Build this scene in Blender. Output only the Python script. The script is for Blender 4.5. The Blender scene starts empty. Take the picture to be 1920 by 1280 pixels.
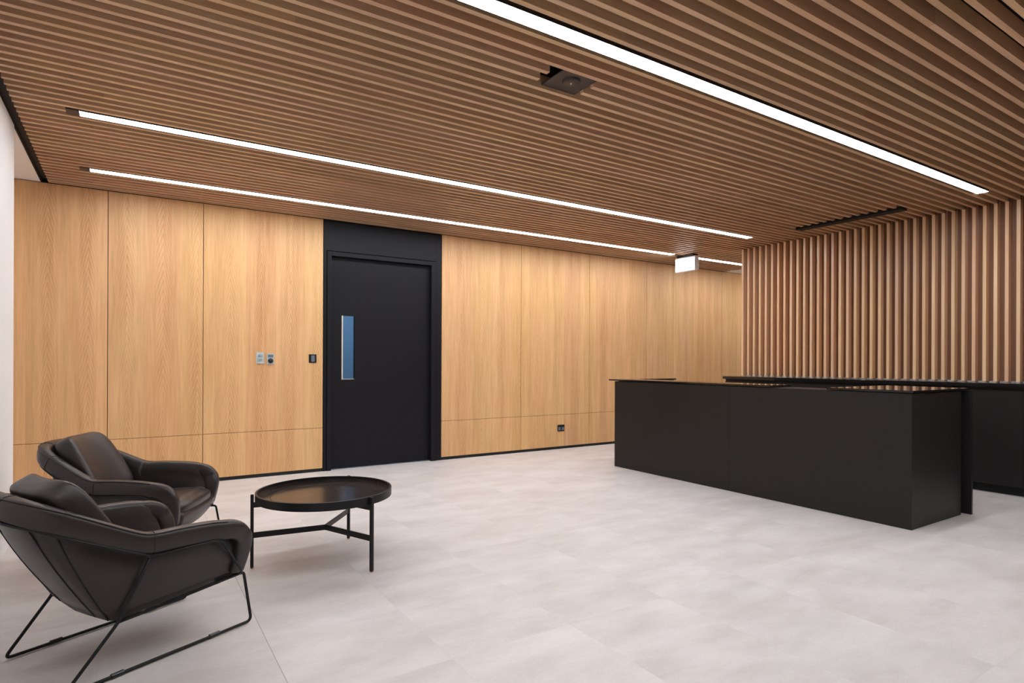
import bpy, math, random
from mathutils import Vector, Matrix
random.seed(7)
SC = bpy.context.scene
COL = SC.collection
V = Vector

# ------------------------------------------------------------------ helpers
class MB:
    """collects simple shapes and links them as one mesh object"""
    def __init__(s): s.v = []; s.f = []
    def add(s, vs, fs):
        o = len(s.v); s.v += [tuple(p) for p in vs]; s.f += [tuple(i + o for i in f) for f in fs]; return s
    def box(s, x0, x1, y0, y1, z0, z1):
        x0, x1 = min(x0, x1), max(x0, x1); y0, y1 = min(y0, y1), max(y0, y1); z0, z1 = min(z0, z1), max(z0, z1)
        vs = [(x, y, z) for x in (x0, x1) for y in (y0, y1) for z in (z0, z1)]
        return s.add(vs, [(0, 1, 3, 2), (4, 6, 7, 5), (0, 4, 5, 1), (2, 3, 7, 6), (0, 2, 6, 4), (1, 5, 7, 3)])
    def grid(s, rows, close_u=False, close_v=False, caps=False):
        n, m = len(rows), len(rows[0]); vs = [p for r in rows for p in r]; fs = []
        for i in range(n if close_u else n - 1):
            for j in range(m if close_v else m - 1):
                a, b = i, (i + 1) % n; c, d = j, (j + 1) % m
                fs.append((a * m + c, b * m + c, b * m + d, a * m + d))
        if caps:
            fs.append(tuple(range(m))[::-1]); fs.append(tuple((n - 1) * m + j for j in range(m)))
        return s.add(vs, fs)
    def build(s, name, mat, parent=None, smooth=False, bevel=0, seg=2, sub=0):
        me = bpy.data.meshes.new(name); me.from_pydata(s.v, [], s.f); me.validate(); me.update()
        import bmesh
        bm = bmesh.new(); bm.from_mesh(me); bmesh.ops.recalc_face_normals(bm, faces=bm.faces); bm.to_mesh(me); bm.free()
        if smooth:
            for p in me.polygons: p.use_smooth = True
        o = bpy.data.objects.new(name, me); COL.objects.link(o)
        if mat: me.materials.append(mat)
        if bevel:
            b = o.modifiers.new('bevel', 'BEVEL'); b.width = bevel; b.segments = seg; b.limit_method = 'ANGLE'; b.angle_limit = 0.6
            b.harden_normals = False
        if sub:
            u = o.modifiers.new('sub', 'SUBSURF'); u.levels = sub; u.render_levels = sub
        if parent: o.parent = parent
        return o

def tag(o, label=None, cat=None, group=None, kind=None):
    if label: o['label'] = label
    if cat: o['category'] = cat
    if group: o['group'] = group
    if kind: o['kind'] = kind
    return o
def empty(name, loc=(0, 0, 0), rz=0):
    o = bpy.data.objects.new(name, None); COL.objects.link(o); o.location = loc; o.rotation_euler = (0, 0, rz)
    o.empty_display_size = .1; return o
def copy_tree(o, parent=None):
    c = o.copy(); COL.objects.link(c)
    if parent: c.parent = parent
    for ch in [x for x in bpy.data.objects if x.parent == o]: copy_tree(ch, c)
    return c
def catmull(P, n):
    """smooth curve through points; n samples per span"""
    P = [V(p) for p in P]; Q = [P[0] * 2 - P[1]] + P + [P[-1] * 2 - P[-2]]; out = []
    for i in range(1, len(Q) - 2):
        for k in range(n):
            t = k / n; a, b, c, d = Q[i - 1], Q[i], Q[i + 1], Q[i + 2]
            out.append(.5 * (2 * b + (c - a) * t + (2 * a - 5 * b + 4 * c - d) * t * t + (3 * b - a - 3 * c + d) * t ** 3))
    out.append(P[-1]); return out
def fillet(P, r, n=6, closed=False):
    P = [V(p) for p in P]; out = []; N = len(P)
    for i, p in enumerate(P):
        if not closed and i in (0, N - 1): out.append(p); continue
        a, b = P[i - 1], P[(i + 1) % N]; u, w = (a - p), (b - p); rr = min(r, u.length * .45, w.length * .45)
        A, B = p + u.normalized() * rr, p + w.normalized() * rr
        for k in range(n + 1):
            t = k / n; out.append((1 - t) ** 2 * A + 2 * t * (1 - t) * p + t * t * B)
    return out
def tube(mb, P, r, seg=10, closed=False):
    P = [V(p) for p in P]; N = len(P); rows = []
    def tan(i):
        if closed: d = P[(i + 1) % N] - P[i - 1]
        else: d = P[min(i + 1, N - 1)] - P[max(i - 1, 0)]
        return d.normalized()
    t = tan(0); n = t.orthogonal().normalized()
    for i in range(N):
        t = tan(i); n = (n - t * n.dot(t)).normalized(); b = t.cross(n)
        rows.append([P[i] + (n * math.cos(a) + b * math.sin(a)) * r for a in [2 * math.pi * k / seg for k in range(seg)]])
    mb.grid(rows, close_u=closed, close_v=True, caps=not closed); return mb
def spow(c, e): return math.copysign(abs(c) ** e, c)
def pillow(mb, a, b, c, fn=lambda p: p, e1=.45, e2=.45, nu=40, nv=24):
    """rounded cushion: superellipsoid of half sizes a,b,c, sent through fn"""
    rows = []
    for i in range(nv + 1):
        t = -math.pi / 2 + math.pi * i / nv; ct, st = spow(math.cos(t), e1), spow(math.sin(t), e1)
        rows.append([fn(V((a * ct * spow(math.cos(u), e2), b * ct * spow(math.sin(u), e2), c * st))) for u in [2 * math.pi * k / nu for k in range(nu)]])
    mb.grid(rows, close_v=True); return mb
def lathe(mb, prof, c=(0, 0, 0), n=64):
    rows = [[(c[0] + r * math.cos(2 * math.pi * k / n), c[1] + r * math.sin(2 * math.pi * k / n), c[2] + z) for k in range(n)] for r, z in prof]
    mb.grid(rows, close_v=True); return mb

# ------------------------------------------------------------------ materials
class NT:
    def __init__(s, name):
        s.m = bpy.data.materials.new(name); s.m.use_nodes = True; s.t = s.m.node_tree
        s.b = s.t.nodes['Principled BSDF']
    def n(s, ty, **kw):
        o = s.t.nodes.new(ty)
        for k, v in kw.items():
            if k in o.inputs.keys(): o.inputs[k].default_value = v
            else: setattr(o, k, v)
        return o
    def l(s, a, b): s.t.links.new(a, b)
    def math(s, op, a, b=None):
        o = s.t.nodes.new('ShaderNodeMath'); o.operation = op
        for i, x in enumerate((a, b)):
            if x is None: continue
            if isinstance(x, (int, float)): o.inputs[i].default_value = x
            else: s.l(x, o.inputs[i])
        return o.outputs[0]
    def mix(s, f, a, b, mode='MIX'):
        o = s.t.nodes.new('ShaderNodeMix'); o.data_type = 'RGBA'; o.blend_type = mode
        for i, x in ((0, f), (6, a), (7, b)):
            if isinstance(x, (int, float)): o.inputs[i].default_value = x
            elif isinstance(x, tuple): o.inputs[i].default_value = x if len(x) == 4 else (*x, 1)
            else: s.l(x, o.inputs[i])
        return o.outputs[2]
    def set(s, **kw):
        for k, v in kw.items():
            i = s.b.inputs[k.replace('_', ' ')]
            if isinstance(v, tuple) and len(v) == 3 and i.type == 'RGBA': v = (*v, 1)
            i.default_value = v
        return s
def lin(r, g, b):
    f = lambda c: (c / 255 / 12.92) if c <= 10 else ((c / 255 + .055) / 1.055) ** 2.4
    return (f(r), f(g), f(b))
def plain(name, col, rough=.5, bump=0, bscale=200, **kw):
    k = NT(name); k.set(Base_Color=col, Roughness=rough, **{a.replace('_', ' '): b for a, b in kw.items()})
    tc = k.n('ShaderNodeTexCoord'); nz = k.n('ShaderNodeTexNoise', Scale=bscale); nz.inputs['Detail'].default_value = 3
    k.l(tc.outputs['Object'], nz.inputs['Vector'])
    c = k.mix(nz.outputs['Fac'], tuple(x * .93 for x in col), tuple(min(1, x * 1.07) for x in col)); k.l(c, k.b.inputs['Base Color'])
    if bump:
        bp = k.n('ShaderNodeBump', Strength=bump, Distance=.002); k.l(nz.outputs['Fac'], bp.inputs['Height']); k.l(bp.outputs[0], k.b.inputs['Normal'])
    return k.m
def wood(name, base, dark, along, idx_axis, idx_pitch, idx_off, var=.12, rough=.45, seg_len=0, cath=False, spread=.03):
    """oak: grain runs along one axis; each slat or veneer leaf (found by its index) gets its own tone"""
    k = NT(name); tc = k.n('ShaderNodeTexCoord'); sp = k.n('ShaderNodeSeparateXYZ'); k.l(tc.outputs['Object'], sp.inputs[0])
    ax = dict(x=0, y=1, z=2)
    idx = k.math('FLOOR', k.math('ADD', k.math('DIVIDE', k.math('SUBTRACT', sp.outputs[ax[idx_axis]], idx_off), idx_pitch), .5))
    if seg_len:
        wn0 = k.n('ShaderNodeTexWhiteNoise', noise_dimensions='1D'); k.l(idx, wn0.inputs['W'])
        sg = k.math('FLOOR', k.math('ADD', k.math('DIVIDE', sp.outputs[ax[along]], seg_len), k.math('MULTIPLY', wn0.outputs['Value'], 7.3)))
        idx = k.math('ADD', idx, k.math('MULTIPLY', sg, 17.37))
    wn = k.n('ShaderNodeTexWhiteNoise', noise_dimensions='1D'); k.l(idx, wn.inputs['W'])
    wc = k.n('ShaderNodeSeparateColor'); k.l(wn.outputs['Color'], wc.inputs[0])
    # coordinates squeezed along the grain and shifted per piece
    cb = k.n('ShaderNodeCombineXYZ')
    for i, a in enumerate('xyz'):
        s = sp.outputs[i]
        s = k.math('MULTIPLY', s, .05 if a == along else 1.0)
        k.l(k.math('ADD', s, k.math('MULTIPLY', wn.outputs['Value'], 31.0 + i * 7)), cb.inputs[i])
    n1 = k.n('ShaderNodeTexNoise', Scale=55.0, Detail=5.0, Roughness=.65); k.l(cb.outputs[0], n1.inputs['Vector'])
    n2 = k.n('ShaderNodeTexNoise', Scale=9.0, Detail=3.0); k.l(cb.outputs[0], n2.inputs['Vector'])
    f = k.math('ADD', k.math('MULTIPLY', n1.outputs['Fac'], .55), k.math('MULTIPLY', n2.outputs['Fac'], .45))
    if cath:
        # cathedral figure: nested arches, stretched along the grain inside each leaf
        fr = k.math('SUBTRACT', k.math('SUBTRACT', k.math('DIVIDE', k.math('SUBTRACT', sp.outputs[ax[idx_axis]], idx_off), idx_pitch), idx if not seg_len else 0), 0)
        w2 = k.math('MULTIPLY', k.math('ABSOLUTE', fr), 13.0)
        n3 = k.n('ShaderNodeTexNoise', Scale=3.0, Detail=2.0); k.l(cb.outputs[0], n3.inputs['Vector'])
        ph = k.math('ADD', k.math('ADD', w2, k.math('MULTIPLY', sp.outputs[ax[along]], 11.0)), k.math('ADD', k.math('MULTIPLY', n3.outputs['Fac'], 5.0), k.math('MULTIPLY', wc.outputs[0], 20)))
        sn = k.math('SINE', k.math('MULTIPLY', ph, 6.5))
        pk = k.math('POWER', k.math('ADD', k.math('MULTIPLY', sn, .5), .5), 3.0)
        win = k.math('MAXIMUM', k.math('SUBTRACT', 1.0, k.math('POWER', k.math('MULTIPLY', k.math('ABSOLUTE', fr), 3.6), 2.0)), 0.0)
        pk = k.math('MULTIPLY', pk, win)
        nn = k.n('ShaderNodeTexNoise', Scale=1.6, Detail=1.0); k.l(tc.outputs['Object'], nn.inputs['Vector'])
        f = k.math('SUBTRACT', f, k.math('MULTIPLY', pk, k.math('MULTIPLY', nn.outputs['Fac'], .30)))
    rp = k.n('ShaderNodeValToRGB'); k.l(f, rp.inputs['Fac'])
    rp.color_ramp.elements[0].position = .27; rp.color_ramp.elements[0].color = (*dark, 1)
    rp.color_ramp.elements[1].position = .62; rp.color_ramp.elements[1].color = (*base, 1)
    hs = k.n('ShaderNodeHueSaturation'); k.l(rp.outputs[0], hs.inputs['Color'])
    k.l(k.math('ADD', k.math('MULTIPLY', k.math('SUBTRACT', wc.outputs[0], .5), spread), .5), hs.inputs['Hue'])
    k.l(k.math('ADD', k.math('MULTIPLY', k.math('SUBTRACT', wc.outputs[1], .5), var * 1.2), 1.0), hs.inputs['Saturation'])
    k.l(k.math('ADD', k.math('MULTIPLY', k.math('SUBTRACT', wc.outputs[2], .5), var * 2), 1.0), hs.inputs['Value'])
    k.l(hs.outputs[0], k.b.inputs['Base Color'])
    k.set(Roughness=rough)
    bp = k.n('ShaderNodeBump', Strength=.12, Distance=.001); k.l(n1.outputs['Fac'], bp.inputs['Height']); k.l(bp.outputs[0], k.b.inputs['Normal'])
    return k.m

PITCH, Y0 = .0887, 2.151
SLW = .029
M = {}
M['slat_ceiling'] = wood('oak_ceiling_slat', lin(222, 184, 146), lin(192, 152, 116), 'x', 'y', PITCH, Y0, var=.075, rough=.42, seg_len=2.7, spread=.014)
M['slat_wall'] = wood('oak_wall_slat', lin(246, 207, 165), lin(222, 178, 136), 'z', 'y', PITCH, Y0, var=.07, rough=.28, spread=.014)
M['panel'] = wood('oak_veneer_panel', lin(236, 189, 134), lin(204, 151, 97), 'z', 'x', .292, -.161 + .146, var=.03, rough=.5, cath=True, spread=.008)
M['black'] = plain('black_matt', (.006, .006, .0065), .7)
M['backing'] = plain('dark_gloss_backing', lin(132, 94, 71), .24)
M['desk'] = plain('black_satin_laminate', lin(33, 31, 30), .42, bump=.05, bscale=400, Specular_IOR_Level=.3)
M['desk_gloss'] = plain('black_polished_top', (.012, .011, .011), .09)
M['door'] = plain('charcoal_door_paint', lin(20, 20, 24), .5, Specular_IOR_Level=.25)
M['white_paint'] = plain('white_wall_paint', lin(243, 241, 240), .75, bump=.05)
M['dark_wall'] = plain('charcoal_wall_paint', lin(104, 99, 96), .7)
M['white_ceiling'] = plain('white_ceiling_paint', lin(242, 238, 234), .8)
M['black_metal'] = plain('black_metal', (.009, .0085, .009), .42, Specular_IOR_Level=.3)
M['dark_metal'] = plain('dark_bronze_plate', lin(62, 49, 44), .5)
M['steel'] = plain('brushed_steel', lin(190, 196, 198), .3, Metallic=.7)
M['plate_glass_white'] = plain('pale_plate', lin(190, 205, 208), .25)
M['black_plastic'] = plain('black_plastic', (.012, .012, .013), .3)
M['grey_plastic'] = plain('grey_plastic', lin(110, 120, 132), .3)
M['sign_body'] = plain('light_grey_plastic', lin(238, 238, 240), .4)
M['bead'] = plain('pale_glazing_bead', lin(214, 208, 190), .4)
M['brass'] = plain('brass_tip', lin(150, 95, 60), .35, Metallic=.8)
M['blue_wall'] = plain('blue_grey_paint', lin(96, 128, 156), .7)

def emis(name, col, s):
    k = NT(name); k.set(Base_Color=(.8, .8, .8), Roughness=.5, Emission_Color=col, Emission_Strength=s); return k.m
M['strip'] = emis('strip_diffuser', (1, 1.03, 1.085), 30.0)
M['sign_face'] = emis('sign_diffuser', (.95, .98, 1), 3.0)
M['cool_fill'] = emis('cool_fill_panel', (.75, .88, 1), 22.0)

M['side_fill'] = emis('warm_white_fill', (1, .99, .97), 20.0)
# leather
def leather():
    k = NT('dark_brown_leather'); k.set(Roughness=.35); tc = k.n('ShaderNodeTexCoord')
    vo = k.n('ShaderNodeTexVoronoi', Scale=420.0); k.l(tc.outputs['Object'], vo.inputs['Vector'])
    nz = k.n('ShaderNodeTexNoise', Scale=9.0, Detail=4.0); k.l(tc.outputs['Object'], nz.inputs['Vector'])
    k.l(k.mix(nz.outputs['Fac'], lin(36, 29, 28), lin(49, 40, 38)), k.b.inputs['Base Color'])
    h = k.math('ADD', k.math('MULTIPLY', vo.outputs['Distance'], .35), k.math('MULTIPLY', nz.outputs['Fac'], 3.0))
    bp = k.n('ShaderNodeBump', Strength=.22, Distance=.003); k.l(h, bp.inputs['Height']); k.l(bp.outputs[0], k.b.inputs['Normal'])
    return k.m
M['leather'] = leather()
# dark stone-look floor tile
def floor_mat():
    k = NT('pale_concrete_tile'); tc = k.n('ShaderNodeTexCoord'); sp = k.n('ShaderNodeSeparateXYZ'); k.l(tc.outputs['Object'], sp.inputs[0])
    def joint(out, off, size, w):
        d = k.math('DIVIDE', k.math('SUBTRACT', out, off), size)
        fr = k.math('FRACT', d); e = k.math('MINIMUM', fr, k.math('SUBTRACT', 1.0, fr))
        return k.math('LESS_THAN', k.math('MULTIPLY', e, size), w), k.math('FLOOR', d)
    jx, ix = joint(sp.outputs[0], .503, .6, .0012); jy, iy = joint(sp.outputs[1], .95, 1.2, .0012)
    jm = k.math('MAXIMUM', jx, jy)
    j0 = k.math('LESS_THAN', k.math('ABSOLUTE', k.math('SUBTRACT', sp.outputs[0], .503)), .0018)
    wn = k.n('ShaderNodeTexWhiteNoise', noise_dimensions='2D'); cb = k.n('ShaderNodeCombineXYZ'); k.l(ix, cb.inputs[0]); k.l(iy, cb.inputs[1]); k.l(cb.outputs[0], wn.inputs['Vector'])
    off = k.n('ShaderNodeVectorMath', operation='MULTIPLY_ADD'); k.l(wn.outputs['Color'], off.inputs[0]); off.inputs[1].default_value = (9, 9, 9)
    mp = k.n('ShaderNodeMapping'); mp.inputs['Scale'].default_value = (1, 2.2, 1); k.l(tc.outputs['Object'], mp.inputs[0]); k.l(mp.outputs[0], off.inputs[2])
    n1 = k.n('ShaderNodeTexNoise', Scale=2.2, Detail=7.0, Roughness=.62); k.l(off.outputs[0], n1.inputs['Vector'])
    n2 = k.n('ShaderNodeTexNoise', Scale=60.0, Detail=4.0); k.l(off.outputs[0], n2.inputs['Vector'])
    f = k.math('ADD', k.math('MULTIPLY', n1.outputs['Fac'], .8), k.math('MULTIPLY', n2.outputs['Fac'], .2))
    rp = k.n('ShaderNodeValToRGB'); k.l(f, rp.inputs['Fac'])
    rp.color_ramp.elements[0].position = .36; rp.color_ramp.elements[0].color = (*lin(198, 191, 187), 1)
    rp.color_ramp.elements[1].position = .64; rp.color_ramp.elements[1].color = (*lin(219, 213, 210), 1)
    c = k.mix(k.math('MULTIPLY', jm, .09), rp.outputs[0], lin(120, 110, 104)); c = k.mix(k.math('MULTIPLY', j0, .55), c, lin(120, 110, 104))
    c = k.mix(k.math('MULTIPLY', k.math('SUBTRACT', wn.outputs['Value'], .5), .08), c, (1, 1, 1))
    k.l(c, k.b.inputs['Base Color']); k.set(Roughness=.5)
    k.l(k.math('ADD', k.math('MULTIPLY', n1.outputs['Fac'], .2), .4), k.b.inputs['Roughness'])
    return k.m
M['floor'] = floor_mat()
def table_mat():
    k = NT('dark_table_top'); tc = k.n('ShaderNodeTexCoord'); mp = k.n('ShaderNodeMapping'); mp.inputs['Scale'].default_value = (3, 40, 1); mp.inputs['Rotation'].default_value = (0, 0, .5)
    k.l(tc.outputs['Object'], mp.inputs[0]); nz = k.n('ShaderNodeTexNoise', Scale=1.0, Detail=5.0); k.l(mp.outputs[0], nz.inputs['Vector'])
    k.l(k.mix(nz.outputs['Fac'], lin(44, 37, 35), lin(60, 51, 48)), k.b.inputs['Base Color']); k.set(Roughness=.28)
    k.l(k.math('ADD', k.math('MULTIPLY', nz.outputs['Fac'], .12), .12), k.b.inputs['Roughness'])
    return k.m
M['table_top'] = table_mat()
def glass_mat():
    k = NT('vision_glass'); k.set(Base_Color=(.92, .97, 1), Roughness=.0, Transmission_Weight=1.0, IOR=1.45); return k.m
M['glass'] = glass_mat()

# ------------------------------------------------------------------ dimensions
ZC = 2.755          # underside of the ceiling slats
YW = 6.583          # face of the oak wall
XL = -.64           # face of the white wall
XS = 7.085          # front of the slats on the right wall
SD = .075           # slat depth
YF = -3.2           # wall behind the camera
XLL = -3.2          # far end of the opening on the left
XRR = 10.2
YP = 5.1            # where the white wall stops
YPART = 5.182       # where the slatted wall stops
DX0, DX1 = 1.785, 3.213

# ------------------------------------------------------------------ setting
tag(MB().box(XLL - .2, XRR + .2, YF - .2, 9.4, -.1, 0).build('floor', M['floor']), kind='structure')

# ceiling: black soffit with oak slats under it
ceil = tag(MB().box(-.594, XS + .2, YF - .1, YW + .02, ZC + .086, ZC + .2).box(XS, 8.56, YPART - .02, YW + .02, ZC + .086, ZC + .2).build('ceiling', M['black']), kind='structure')
LIGHT_Y = {k: Y0 + PITCH * k for k in (43, 28, 1, -15)}
cuts = []   # (x0, x1, y0, y1) openings in the slats
for k, (a, b) in {43: (-.34, 8.30), 28: (-.335, 6.52), 1: (-.335, 6.55), -15: (-.335, 6.55)}.items():
    cuts.append((a, b, LIGHT_Y[k] - .03, LIGHT_Y[k] + .03))
cuts.append((1.895, 2.20, 2.535, 2.725))      # access plate
cuts.append((6.46, 6.66, 2.93, 4.05))         # slot vent
mb = MB(); k = -60
while True:
    y = Y0 + PITCH * k
    if y > YW - .03: break
    k += 1
    if y < YF: continue
    xe = XS + .03 if y < YPART else 8.56
    segs = [(-.594, xe)]
    for (a, b, c, d) in cuts:
        if c < y < d:
            ns = []
            for (p, q) in segs:
                if b <= p or a >= q: ns.append((p, q)); continue
                if a > p: ns.append((p, a))
                if b < q: ns.append((b, q))
            segs = ns
    for (p, q) in segs: mb.box(p, q, y - SLW / 2, y + SLW / 2, ZC, ZC + SD)
mb.box(-.594, 8.56, YW - .03, YW - .006, ZC, ZC + SD)
mb.build('slat_layer', M['slat_ceiling'], ceil)
tag(MB().box(-.644, -.594, YF, YW + .02, ZC + .03, ZC + .2).box(-.648, -.642, YF, YW + .02, ZC - .002, ZC + .1).build('trim_1', M['black']), kind='structure')
tag(MB().box(XLL - .1, -.646, YF, YW + .02, ZC, ZC + .12).build('ceiling_left', M['white_ceiling']), kind='structure')
tag(MB().box(8.56, XRR + .1, YPART - 1.5, YW + .02, ZC, ZC + .12).build('ceiling_right', M['white_ceiling']), kind='structure')

# oak wall
wb = MB().box(XLL, 1.80, YW + .02, YW + .14, 0, 2.95).box(3.20, XRR, YW + .02, YW + .14, 0, 2.95).box(1.80, 3.20, YW + .02, YW + .14, 2.42, 2.95)
wall_back = tag(wb.build('wall_back', M['black']), kind='structure')
JL = [XLL, -2.497, -1.329, -.161, .618, DX0]
JR = [DX1, 4.378, 5.554, 6.692, 7.282, 8.468, 9.64, XRR]
G = .0026
for J in (JL, JR):
    for a, b in zip(J[:-1], J[1:]):
        for (z0, z1) in ((.036, .4735), (.4775, 2.749)):
            MB().box(a + G, b - G, YW, YW + .018, z0, z1).build('wall_panel', M['panel'], wall_back, bevel=.0008, seg=1)
bb = MB().box(XLL, DX0, YW + .004, YW + .019, 0, .034).box(DX1, XRR, YW + .004, YW + .019, 0, .034)
tag(bb.build('baseboard_back', M['black']), kind='structure')

# door with black surround
door = tag(empty('door_1', ((DX0 + DX1) / 2, YW, 0)), 'tall charcoal door with a narrow vision panel in a black surround', 'door', kind='structure')
def dpart(mb, name, mat, par=None, **kw):
    o = mb.build(name, mat, None, **kw); p = par or door; o.parent = p
    o.matrix_parent_inverse = Matrix.Translation(-V(door.location)); return o
FX0, FX1, FZ = 1.82, 3.14, 2.412
dpart(MB().box(DX0 + .003, FX0, YW - .002, YW + .02, 0, 2.742).box(FX1, DX1 - .003, YW - .002, YW + .02, 0, 2.742).box(FX0, FX1, YW - .002, YW + .02, FZ + .004, 2.742), 'surround', M['door'], bevel=.001)
LX0, LX1, LZ = 1.872, 3.072, 2.358
fr = MB().box(FX0 + .006, LX0, YW - .014, YW + .13, 0, FZ - .004).box(LX1, FX1 - .006, YW - .014, YW + .13, 0, FZ - .004).box(LX0, LX1, YW - .014, YW + .13, LZ + .002, FZ - .004)
dpart(fr, 'frame', M['door'], bevel=.002)
WX0, WX1, WZ0, WZ1 = 2.002, 2.149, .998, 1.711
ly0, ly1 = YW + .045, YW + .09
lf = MB().box(LX0 + .003, WX0, ly0, ly1, .012, LZ).box(WX1, LX1 - .003, ly0, ly1, .012, LZ).box(WX0, WX1, ly0, ly1, .012, WZ0).box(WX0, WX1, ly0, ly1, WZ1, LZ)
dpart(lf, 'leaf', M['door'])
dpart(MB().box(WX0, WX0 + .014, ly0 - .001, ly1, WZ0, WZ1).box(WX0, WX1, ly0 + .004, ly1, WZ0, WZ0 + .006), 'glazing_bead', M['bead'])
dpart(MB().box(WX0 + .008, WX1, ly0 + .018, ly0 + .024, WZ0 + .004, WZ1), 'vision_panel', M['glass'])
dpart(MB().box(LX0, LX1, YW + .02, YW + .13, .0005, .006), 'threshold', M['steel'])
# room seen through the vision panel
rm = MB().box(.6, 4.4, 9.2, 9.3, 0, 2.8).box(.5, .6, YW + .14, 9.3, 0, 2.8).box(4.4, 4.5, YW + .14, 9.3, 0, 2.8).box(.5, 4.5, YW + .14, 9.3, 2.8, 2.9)
tag(rm.build('wall_beyond_door', M['blue_wall']), kind='structure')
tag(MB().box(1.9, 3.1, 7.6, 8.2, 2.77, 2.80).build('added_fill_panel', M['cool_fill']), 'unseen cool white fill panel added to light the blue room behind the door', 'light')  # added lamp, never in view, so the door glass reads blue

# white wall on the left, walls around the rest
tag(MB().box(XL - .12, XL, YF, YP, 0, ZC).build('wall_left', M['white_paint'], bevel=.002), kind='structure')
tag(MB().box(XLL - .1, XLL, YF, YW + .1, 0, ZC + .1).build('wall_left_far', M['white_paint']), kind='structure')
tag(MB().box(XLL, XRR, YF - .1, YF, 0, ZC + .1).build('wall_front', M['dark_wall']), kind='structure')
tag(MB().box(XRR, XRR + .1, YF, YW + .1, 0, ZC + .1).build('wall_right_far', M['white_paint']), kind='structure')

# slatted wall on the right
wr = tag(MB().box(XS + SD + .004, XS + .24, YF, YPART, 0, ZC + .08).build('wall_right', M['white_paint']), kind='structure')
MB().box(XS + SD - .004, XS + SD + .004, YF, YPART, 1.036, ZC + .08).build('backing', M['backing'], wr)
mb = MB(); ks = []
k = -60
while Y0 + PITCH * k < YPART:
    y = Y0 + PITCH * k; k += 1
    if y < YF + .02: continue
    mb.box(XS, XS + SD - .004, y - SLW / 2, y + SLW / 2, 1.03, ZC + .07)
mb.build('slat_layer', M['slat_wall'], wr)

# ------------------------------------------------------------------ linear lights
def strip(k, x0, x1, label, cap=True):
    y = LIGHT_Y[k]; t = tag(empty('linear_light', ((x0 + x1) / 2, y, ZC)), label, 'ceiling light', 'linear lights in the ceiling')
    cx = (x0 + x1) / 2; e = .07 if cap else 0
    MB().box(x0 - cx - e, x1 - cx, -.046, .046, .005, .07).box(x0 - cx, x1 - cx, -.046, -.0435, -.001, .006).box(x0 - cx, x1 - cx, .0435, .046, -.001, .006).build('housing', M['dark_metal'], t)
    MB().box(x0 - cx, x1 - cx, -.043, .043, -.001, .0045).build('diffuser', M['strip'], t)
    if cap: MB().box(x0 - cx - e, x0 - cx - .001, -.047, .047, -.001, .004).build('end_plate', M['dark_metal'], t)
    return t
strip(28, -.263, 6.49, 'long white linear ceiling light, the middle one of the three running across the view')
strip(43, -.268, 6.583, 'long white linear ceiling light nearest the oak wall, left of the exit sign')
strip(43, 7.107, 8.28, 'short white linear ceiling light right of the exit sign', cap=False)
strip(1, -.263, 6.52, 'wide looking white linear ceiling light nearest the viewer, ending above the slatted wall')
strip(-15, -.263, 6.52, 'white linear ceiling light overhead, nearer than the nearest one in the picture')

tag(MB().box(8.85, 9.3, 5.4, 5.85, ZC - .012, ZC - .001).build('added_fill_panel', M['side_fill']), 'unseen square fill panel added to brighten the space beyond the slatted wall', 'light')  # added fill, hidden by the partition, lifts the far oak panels
tag(MB().box(-2.3, -1.7, 5.3, 5.9, ZC - .012, ZC - .001).build('added_fill_panel', M['side_fill']), 'unseen square fill panel added to brighten the opening left of the white wall', 'light')  # added fill behind the white wall, brightens the ceiling and oak there
# access plate with speaker
t = tag(empty('ceiling_speaker', (2.09, 2.63, ZC)), 'dark square ceiling plate with a round centre let into the slats', 'speaker')
MB().box(-.125, .112, -.125, .125, .018, .024).build('plate', M['dark_metal'], t)
lathe(MB(), [(0, .006), (.045, .006), (.05, .010), (.052, .018)], (-.01, 0, 0), 40).build('grille', M['dark_metal'], t, smooth=True)
lathe(MB(), [(0, 0), (.005, .001), (.006, .006)], (-.01, 0, 0), 16).build('sensor', M['steel'], t, smooth=True)
# slot vent
t = tag(empty('slot_vent', (6.585, 3.49, ZC)), 'black linear slot vent across the ceiling slats by the slatted wall', 'vent')
MB().box(-.045, .07, -.565, .565, -.001, .03).build('bar', M['black'], t)
MB().box(-.09, -.07, -.565, .565, .04, .07).box(-.122, .07, -.57, .57, .076, .082).build('blade', M['black'], t)

# exit sign
t = tag(empty('exit_sign', (6.80, 5.885, ZC)), 'white lit box sign hung under the ceiling between two light strips', 'sign')
b = MB(); rows = []
for x, z0, z1 in ((-.05, -.235, -.035), (-.035, -.243, -.028), (.02, -.235, -.028), (.035, -.21, -.028)):
    rows.append([(x, -.182, z0), (x, .182, z0), (x, .182, z1), (x, -.182, z1)])
b.grid(rows, close_v=True, caps=True); b.build('housing', M['sign_body'], t, bevel=.004)
MB().box(-.054, -.05, -.172, .172, -.226, -.058).build('diffuser', M['sign_face'], t)
MB().box(-.05, .05, -.15, .15, -.030, -.002).build('mount', M['black_metal'], t)

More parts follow.
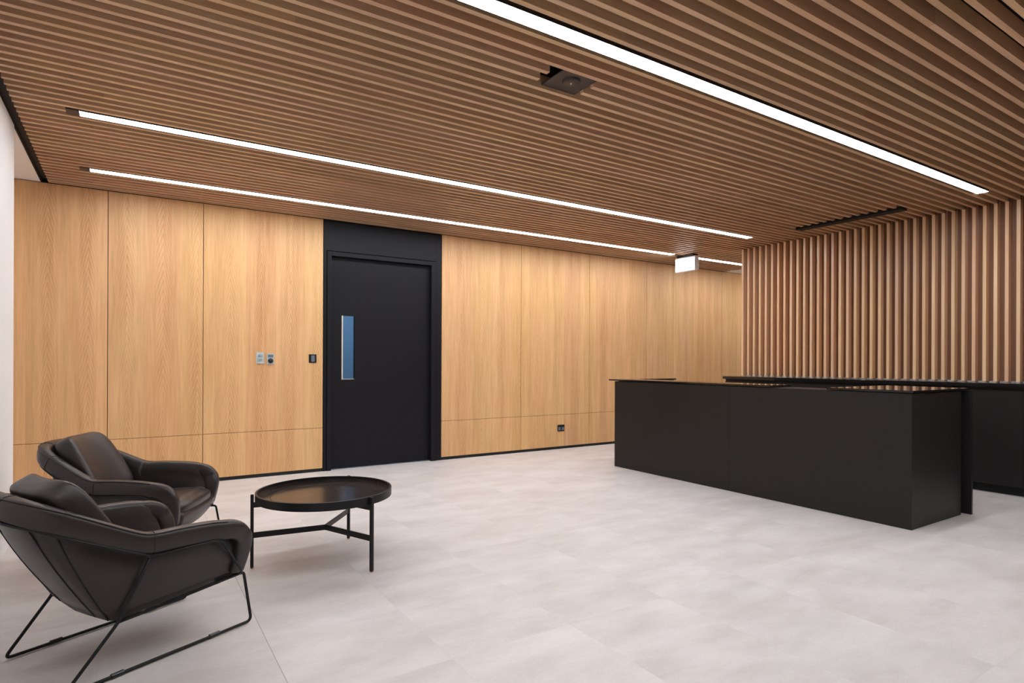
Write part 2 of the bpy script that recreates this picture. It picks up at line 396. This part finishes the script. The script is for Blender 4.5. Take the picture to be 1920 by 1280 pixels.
# ------------------------------------------------------------------ wall plates
def plate(name, x, z, w, h, label, cat, mat, y=YW):
    t = tag(empty(name, (x, y, z)), label, cat); MB().box(-w / 2, w / 2, -.009, 0, -h / 2, h / 2).build('plate', mat, t, bevel=.002); return t
t = plate('light_switch', 1.142, 1.232, .074, .116, 'pale glass switch plate on the oak wall, left of the other switch plate', 'switch', M['plate_glass_white'])
for dx, dz in ((-.012, .022), (.014, .022), (-.012, -.02), (.014, -.02)): MB().box(dx - .009, dx + .009, -.013, -.009, dz - .013, dz + .013).build('button', M['steel'], t, bevel=.001)
t = plate('key_switch', 1.243, 1.222, .068, .112, 'pale switch plate with a black round button on the oak wall', 'switch', M['plate_glass_white'])
o = MB(); rows = [[(r * math.cos(a), -z, -.018 + r * math.sin(a)) for a in [2 * math.pi * i / 24 for i in range(24)]] for r, z in ((.026, .009), (.026, .02), (.022, .026), (.001, .027))]
o.grid(rows, close_v=True); o.build('button', M['black_plastic'], t, smooth=True)
MB().box(-.026, .026, -.012, -.009, .018, .046).build('label_strip', M['grey_plastic'], t)
t = plate('wall_card_reader', 1.673, 1.229, .08, .092, 'small black square reader on the oak wall beside the door', 'card reader', M['black_plastic'])
MB().box(-.016, .02, -.012, -.009, -.034, .034).build('sensor', M['grey_plastic'], t, bevel=.002)
t = plate('power_outlet', 5.047, .289, .118, .09, 'black double power outlet low on the oak wall left of the desk', 'outlet', M['black_plastic'])
for dx in (-.03, .03): MB().box(dx - .02, dx + .02, -.011, -.009, -.03, .012).build('socket', M['grey_plastic'], t, bevel=.002)

# ------------------------------------------------------------------ reception desk
DXF, DY0, DY1, DZ = 4.737, 2.044, 5.158, 1.005
desk = tag(empty('reception_desk', (DXF + .4, 3.6, 0)), 'long black reception desk standing in front of the slatted wall', 'desk')
def kp(mb, name, mat, parent, root, **kw):
    o = mb.build(name, mat, None, **kw); o.parent = parent; o.matrix_parent_inverse = Matrix.Translation(-V(root.location)); return o
for a, b in ((DY0, 3.599), (3.601, DY1)):
    kp(MB().box(DXF, DXF + .03, a, b, 0.001, DZ - .022), 'front_panel', M['desk'], desk, desk, bevel=.001)
kp(MB().box(DXF + .031, 5.565, DY0 + .003, DY0 + .033, .001, DZ - .022), 'side_panel', M['desk'], desk, desk, bevel=.001)
kp(MB().box(DXF + .031, 5.60, DY1 - .033, DY1 - .003, .001, DZ - .022), 'side_panel', M['desk'], desk, desk, bevel=.001)
kp(MB().box(5.64, 5.665, DY0 - .04, DY0 + .75, .001, DZ - .016), 'end_fin', M['desk'], desk, desk, bevel=.001)
top = MB()
def slab(x0, x1, y0, y1): top.box(x0, x1, y0, y1, DZ - .016, DZ)
slab(DXF - .012, DXF + .30, 3.16, DY1 + .09); slab(DXF + .30, 5.70, DY1 - .06, DY1 + .09); slab(DXF - .012, 5.68, DY0 - .012, 2.66)
kp(top, 'top', M['desk_gloss'], desk, desk)
kp(MB().box(DXF + .03, DXF + .30, DY0 + .04, DY1 - .04, DZ - .06, DZ - .02).box(DXF + .03, 5.66, DY1 - .06, DY1 - .03, DZ - .06, DZ - .018), 'subtop', M['desk'], desk, desk)
kp(MB().box(DXF + .03, 5.64, 2.66, DY1 - .03, .72, .745), 'work_surface', M['desk'], desk, desk)

# ------------------------------------------------------------------ back counter and cabinets
CX = 6.70; CT = 1.022
tag(MB().box(CX, XS + SD + .003, -2.0, 5.19, CT - .036, CT).build('counter_top', M['desk_gloss'], bevel=.001), 'long black counter top running along the foot of the slatted wall', 'counter')
YB = [5.18, 4.41, 3.61, 2.81, 2.005, 1.405, .805]
LB = ['black base cabinet at the far end of the counter behind the desk', 'black base cabinet second from the far end of the counter',
      'black base cabinet third from the far end of the counter', 'black base cabinet under the counter seen past the right end of the desk',
      'black drawer unit under the counter at the right edge of the picture', 'black drawer unit under the counter nearest the viewer']
for i, (a, b) in enumerate(zip(YB[:-1], YB[1:])):
    nm = 'base_cabinet' if i < 4 else 'drawer_unit'
    t = tag(empty(nm, (6.9, (a + b) / 2, 0)), LB[i], 'cabinet', 'cabinets under the counter'); w = (a - b) / 2 - .0015
    MB().box(-.135, XS + SD - 6.9 - .001, -w, w, .10, CT - .06).build('body', M['desk'], t)
    MB().box(-.09, .15, -w, w, .001, .10).build('plinth', M['black'], t)
    MB().box(-.15, .17, -w, w, CT - .06, CT - .037).build('rail', M['black'], t)
    if i < 4:
        MB().box(-.157, -.136, -w, w, .085, CT - .065).build('door', M['desk'], t, bevel=.001)
    else:
        for z0, z1 in ((.085, .385), (.415, .685), (.715, CT - .065)):
            d = MB().box(-.157, -.136, -w, w, z0, z1).build('drawer', M['desk'], t, bevel=.001)

# ------------------------------------------------------------------ coffee table
TX, TY = 1.011, 3.667
tb = tag(empty('coffee_table', (TX, TY, 0)), 'low round dark tray-top coffee table on three slim black legs', 'table')
TR = .392
lathe(MB(), [(0, .384), (TR - .012, .384), (TR - .012, .381), (TR, .381), (TR, .426), (TR - .009, .427), (TR - .01, .392), (TR - .012, .3915), (TR * .80, .3915), (TR * .797, .3895), (TR * .79, .3895), (TR * .787, .3915), (0, .3915)], n=96).build('tray_top', M['table_top'], tb)
lathe(MB(), [(TR + .0005, .380), (TR + .003, .381), (TR + .003, .4265), (TR - .008, .428), (TR - .0095, .4265), (TR - .0095, .392)], n=96).build('rim', M['black_metal'], tb, smooth=False)
angs = [math.atan2(3.718 - TY, .602 - TX), 0, 0]; angs[1] = angs[0] + 2 * math.pi / 3; angs[2] = angs[0] - 2 * math.pi / 3
LR = .409
for a in angs:
    o = MB().box(-.009, .009, -.009, .009, .006, .4265).build('leg', M['black_metal'], tb, bevel=.0015); o.location = (LR * math.cos(a), LR * math.sin(a), 0); o.rotation_euler = (0, 0, a)
    f = MB().box(-.007, .007, -.007, .007, 0, .008).build('foot', M['brass'], o)
    o2 = MB().box(.0, LR - .009, -.004, .004, .174, .206).box(.02, LR - .009, -.004, .004, .350, .381).build('stretcher', M['black_metal'], tb); o2.rotation_euler = (0, 0, a)

# ------------------------------------------------------------------ lounge chairs (x forward, y to the left)
def make_chair():
    root = empty('lounge_chair')
    L = M['leather']
    # padded rim: centre line of the right half from the arm front round to the back
    R_ = [((.292, -.272, .262), (0, -1, 0)), ((.288, -.296, .345), (0, -1, 0)), ((.270, -.314, .412), (0, -1, 0)), ((.234, -.324, .450), (0, -1, 0)), ((.180, -.328, .470), (0, -1, 0)),
          ((.12, -.327, .482), (0, -1, 0)), ((0, -.322, .489), (0, -1, 0)), ((-.10, -.314, .490), (-.1, -1, 0)), ((-.16, -.302, .506), (-.25, -1, 0)), ((-.26, -.276, .558), (-.3, -1, 0)),
          ((-.36, -.240, .612), (-.38, -1, 0)), ((-.435, -.195, .652), (-.7, -.8, 0)), ((-.472, -.12, .672), (-.95, -.35, 0)), ((-.483, 0, .678), (-1, 0, 0))]
    P = [p for p, n in R_] + [(p[0], -p[1], p[2]) for p, n in R_[-2::-1]]
    Nn = [n for p, n in R_] + [(n[0], -n[1], n[2]) for p, n in R_[-2::-1]]
    S = 6
    C = catmull(P, S); W = [w.normalized() for w in catmull(Nn, S)]
    n = len(C); rows = []; pipe = []; inn = []
    for i in range(n):
        tdir = (C[min(i + 1, n - 1)] - C[max(i - 1, 0)]).normalized()
        w = (W[i] - tdir * W[i].dot(tdir)).normalized(); up = tdir.cross(w)
        if i > n / 2 and up.z < 0 or (up.z < -.2): up = -up
        # keep 'up' pointing away from the seat hollow
        if abs(tdir.z) > .8: up = V((1, 0, 0)) - tdir * tdir.x; up.normalize()
        u_ = min(i, n - 1 - i) / S
        hh = .045 + .014 * math.exp(-((u_ - 2.6) / 1.3) ** 2) - .026 * max(0, 1 - u_ / 1.6); ww = .033 * (1 if u_ > 2 else .8 + .1 * u_)
        ring = []
        for kk in range(20):
            a = 2 * math.pi * kk / 20
            cw, sw_ = ww * spow(math.cos(a), .62), (hh if math.sin(a) > 0 else .045 - .022 * math.exp(-((u_ - 2.6) / 1.5) ** 2)) * spow(math.sin(a), .62)
            ring.append(C[i] + w * cw + up * sw_)
        rows.append(ring); inn.append([C[i] + (w * (ww * spow(math.cos(a), .62)) + up * (hh * spow(math.sin(a), .62))) * q for a, q in ((1.85, .97), (2.35, 1.012), (2.8, 1.03), (3.3, 1.045))])
        pipe.append(C[i] + w * (ww * .80) + up * (hh * .90))
    mb = MB(); mb.grid(rows, close_v=True, caps=True)
    rim = mb.build('padded_rim', L, root, smooth=True, sub=1)
    mb = MB(); tube(mb, pipe[4 * S:-4 * S], .0024, 6)
    for u in (7, 19):
        ring = rows[u * S]; c = sum(ring, V()) / len(ring); tube(mb, [c + (q - c) * 1.012 for q in ring], .0018, 5, closed=True)
    for u in (10.2, 12.2, 13.8, 15.8):
        ring = rows[int(u * S)]; c = sum(ring, V()) / len(ring); tube(mb, [c + (q - c) * 1.012 for q in ring], .0018, 5, closed=True)
    mb.build('piping', L, rim, smooth=True)
    # shell under the rim: outer skin, inner skin, floor
    T_ = [(.292, -.304, .43), (.12, -.316, .46), (-.10, -.306, .462), (-.16, -.293, .475), (-.26, -.268, .523), (-.36, -.232, .575), (-.43, -.188, .615), (-.466, -.116, .635), (-.477, 0, .64)]
    B_ = [(.290, -.256, .240), (.12, -.258, .232), (-.10, -.258, .220), (-.15, -.257, .216), (-.185, -.25, .213), (-.208, -.236, .212), (-.220, -.20, .213), (-.227, -.10, .216), (-.229, 0, .217)]
    mir = lambda A: A + [(p[0], -p[1], p[2]) for p in A[-2::-1]]
    T = catmull(mir(T_), 6); B = catmull(mir(B_), 6); rows = []
    for t, b in zip(T, B):
        ctr = V((0.02, 0, 0)); o = V((t.x - ctr.x, t.y * 1.6, 0)).normalized()
        if t.x > -.12: o = V((0, math.copysign(1, t.y), 0))
        ring = []
        for k in range(9):
            s = k / 8; bul = math.sin(math.pi * s) * .016 - (.010 * max(0, (s - .8) / .2))
            ring.append(b.lerp(t, s) + o * bul)
        # inner skin starts on the inner face of the rim so that the arm reads as one padded face
        lo_, hi_ = 5 * S, n - 1 - 5 * S
        j = min(range(lo_, hi_ + 1), key=lambda q: (C[q].x - t.x) ** 2 + (C[q].y - t.y) ** 2)
        tis = [q.copy() for q in inn[j]]
        if t.x > C[lo_].x:
            e = (t.x - C[lo_].x) / (.292 - C[lo_].x)
            for q in tis: q.x = t.x - .012 * e; q.z -= .09 * e * e
        bi = b.lerp(t, .36) - o * .010; bi.z = max(bi.z, .30)
        ring += tis
        for k in range(1, 5): ring.append(tis[-1].lerp(bi, k / 4))
        rows.append(ring)
    mb = MB(); mb.grid(rows, close_v=True, caps=True)
    nb = len(B); m = len(rows[0])
    under = []
    for i in range(nb // 2 + 1):
        a, b = B[i], B[nb - 1 - i]
        under.append([a.lerp(b, k / 10) - V((0, 0, .012 * math.sin(math.pi * k / 10))) for k in range(11)])
    mb.grid(under); mb.grid([[p + V((0, 0, .03)) for p in r] for r in under])
    # front rail under the seat cushion
    fr = []
    for k in range(13):
        y = -.262 + .524 * k / 12; sag = .022 * math.cos(math.pi * (y / .56)); q = [(.255, .30), (.302, .325), (.318, .300), (.312, .262), (.288, .236 - sag), (.20, .228 - sag), (.20, .30)]
        fr.append([(x + .012 * math.cos(math.pi * y / .56), y, z) for x, z in q])
    mb.grid(fr, close_v=True, caps=True)
    shell = mb.build('shell', L, root, smooth=True)
    mb = MB()
    for u in (5.4, 10.6, 6.6, 9.4):
        i = int(u * 6); t, b = T[i], B[i]; o = V((t.x - .02, t.y * 1.6, 0)).normalized()
        tube(mb, [b.lerp(t, k / 12) + o * (math.sin(math.pi * k / 12) * .016 + .0005) for k in range(13)], .0026, 6)
    mb.build('seam', M['black'], shell, smooth=True)
    # seat cushion
    def seat(p):
        x, y, z = p; f = (x + .24) / .48
        return V((x + .075 + .016 * math.cos(math.pi * y / .56) * f, y, z + .322 + .022 * f + (.010 * math.cos(math.pi * y / .52) if z > 0 else 0) - (.012 if z > 0 and f > .9 else 0)))
    mb = MB(); pillow(mb, .243, .264, .046, seat, .5, .32, 64, 24); mb.build('seat_cushion', L, root, smooth=True)
    # back cushion, leaning
    A0, A1 = V((-.195, 0, .36)), V((-.395, 0, .738)); ax = (A1 - A0); ln = ax.length; ax.normalize(); nx = V((ax.z, 0, -ax.x))
    def back(p):
        x, y, z = p; s = (z / (ln / 2) + 1) / 2
        wide = 1.0 - .11 * max(0, s - .45) / .55
        belly = .020 * math.sin(math.pi * min(1, max(0, s))) * (1 - (y / .25) ** 2)
        wrap = .05 * (y / .22) ** 2 * (1 - .4 * s)
        return (A0 + A1) / 2 + ax * z + V((0, 1, 0)) * (y * wide) + nx * (x + (belly if x > 0 else 0) + wrap)
    mb = MB(); pillow(mb, .060, .212, ln / 2, back, .38, .36, 48, 32); bc = mb.build('back_cushion', L, root, smooth=True)
    # wire frame
    mb = MB(); r = .0065
    for s in (-1, 1):
        tube(mb, fillet([(-.116, .344 * s, .452), (-.196, .272 * s, .213), (-.371, .255 * s, r), (.372, .258 * s, r), (.326, .268 * s, .243), (.295, .270 * s, .243), (-.196, .270 * s, .211)], .028), r)
        tube(mb, fillet([(-.116, .346 * s, .448), (.160, .358 * s, .446), (.298, .296 * s, .262), (.300, .272 * s, .243)], .03), r * .9)
    rod = [(-.116, -.346, .448), (-.26, -.305, .515), (-.36, -.268, .563), (-.44, -.215, .603), (-.492, -.125, .624), (-.503, 0, .630)]
    tube(mb, catmull(mir(rod), 6), r * .9)
    frame = mb.build('wire_frame', M['black_metal'], root, smooth=True)
    for x in (-.193, .195):
        for s in (-1, 1):
            tube(MB(), [(x - .022, .256 * s, .0085), (x + .022, .256 * s, .0085)], .0095, 10).build('glide', M['black_plastic'], frame)
    return root
ch = make_chair()
ch.location = (.031, 3.021, 0.003); ch.rotation_euler = (0, 0, math.radians(25.8))
tag(ch, 'dark brown leather lounge chair nearest the viewer, seen from behind its arm', 'chair', 'leather lounge chairs')
c2 = copy_tree(ch); c2.location = (.079, 4.26, 0.003); c2.rotation_euler = (0, 0, math.radians(-25.2))
for o in ch.children:
    if o.name.startswith('back_cushion'): o.location = (.012, -.022, 0)
tag(c2, 'dark brown leather lounge chair nearer the oak wall, its seat and back cushion showing', 'chair', 'leather lounge chairs')

# ------------------------------------------------------------------ world, camera
w = bpy.data.worlds.new('world'); SC.world = w; w.use_nodes = True
w.node_tree.nodes['Background'].inputs[0].default_value = (.05, .05, .05, 1)
F, CXp, CYp = 1117.1, 960.0, 678.5; yaw, roll, H = math.radians(32.77), math.radians(.22), 1.2
f = V((math.sin(yaw), math.cos(yaw), 0)); r = V((math.cos(yaw), -math.sin(yaw), 0)); u = V((0, 0, 1))
r3 = r * math.cos(roll) + u * math.sin(roll); u3 = -r * math.sin(roll) + u * math.cos(roll)
cam = bpy.data.cameras.new('camera'); co = bpy.data.objects.new('camera', cam); COL.objects.link(co)
co.matrix_world = Matrix(((r3.x, u3.x, -f.x, 0), (r3.y, u3.y, -f.y, 0), (r3.z, u3.z, -f.z, H), (0, 0, 0, 1)))
cam.sensor_fit = 'HORIZONTAL'; cam.sensor_width = 36; cam.lens = 36 * F / 1920; cam.shift_x = 0; cam.shift_y = (CYp - 640) / 1920
cam.clip_start = .05; cam.clip_end = 100
SC.camera = co
vs = SC.view_settings; vs.view_transform = 'Standard'; vs.look = 'None'; vs.gamma = 1; vs.exposure = 0; vs.use_curve_mapping = False
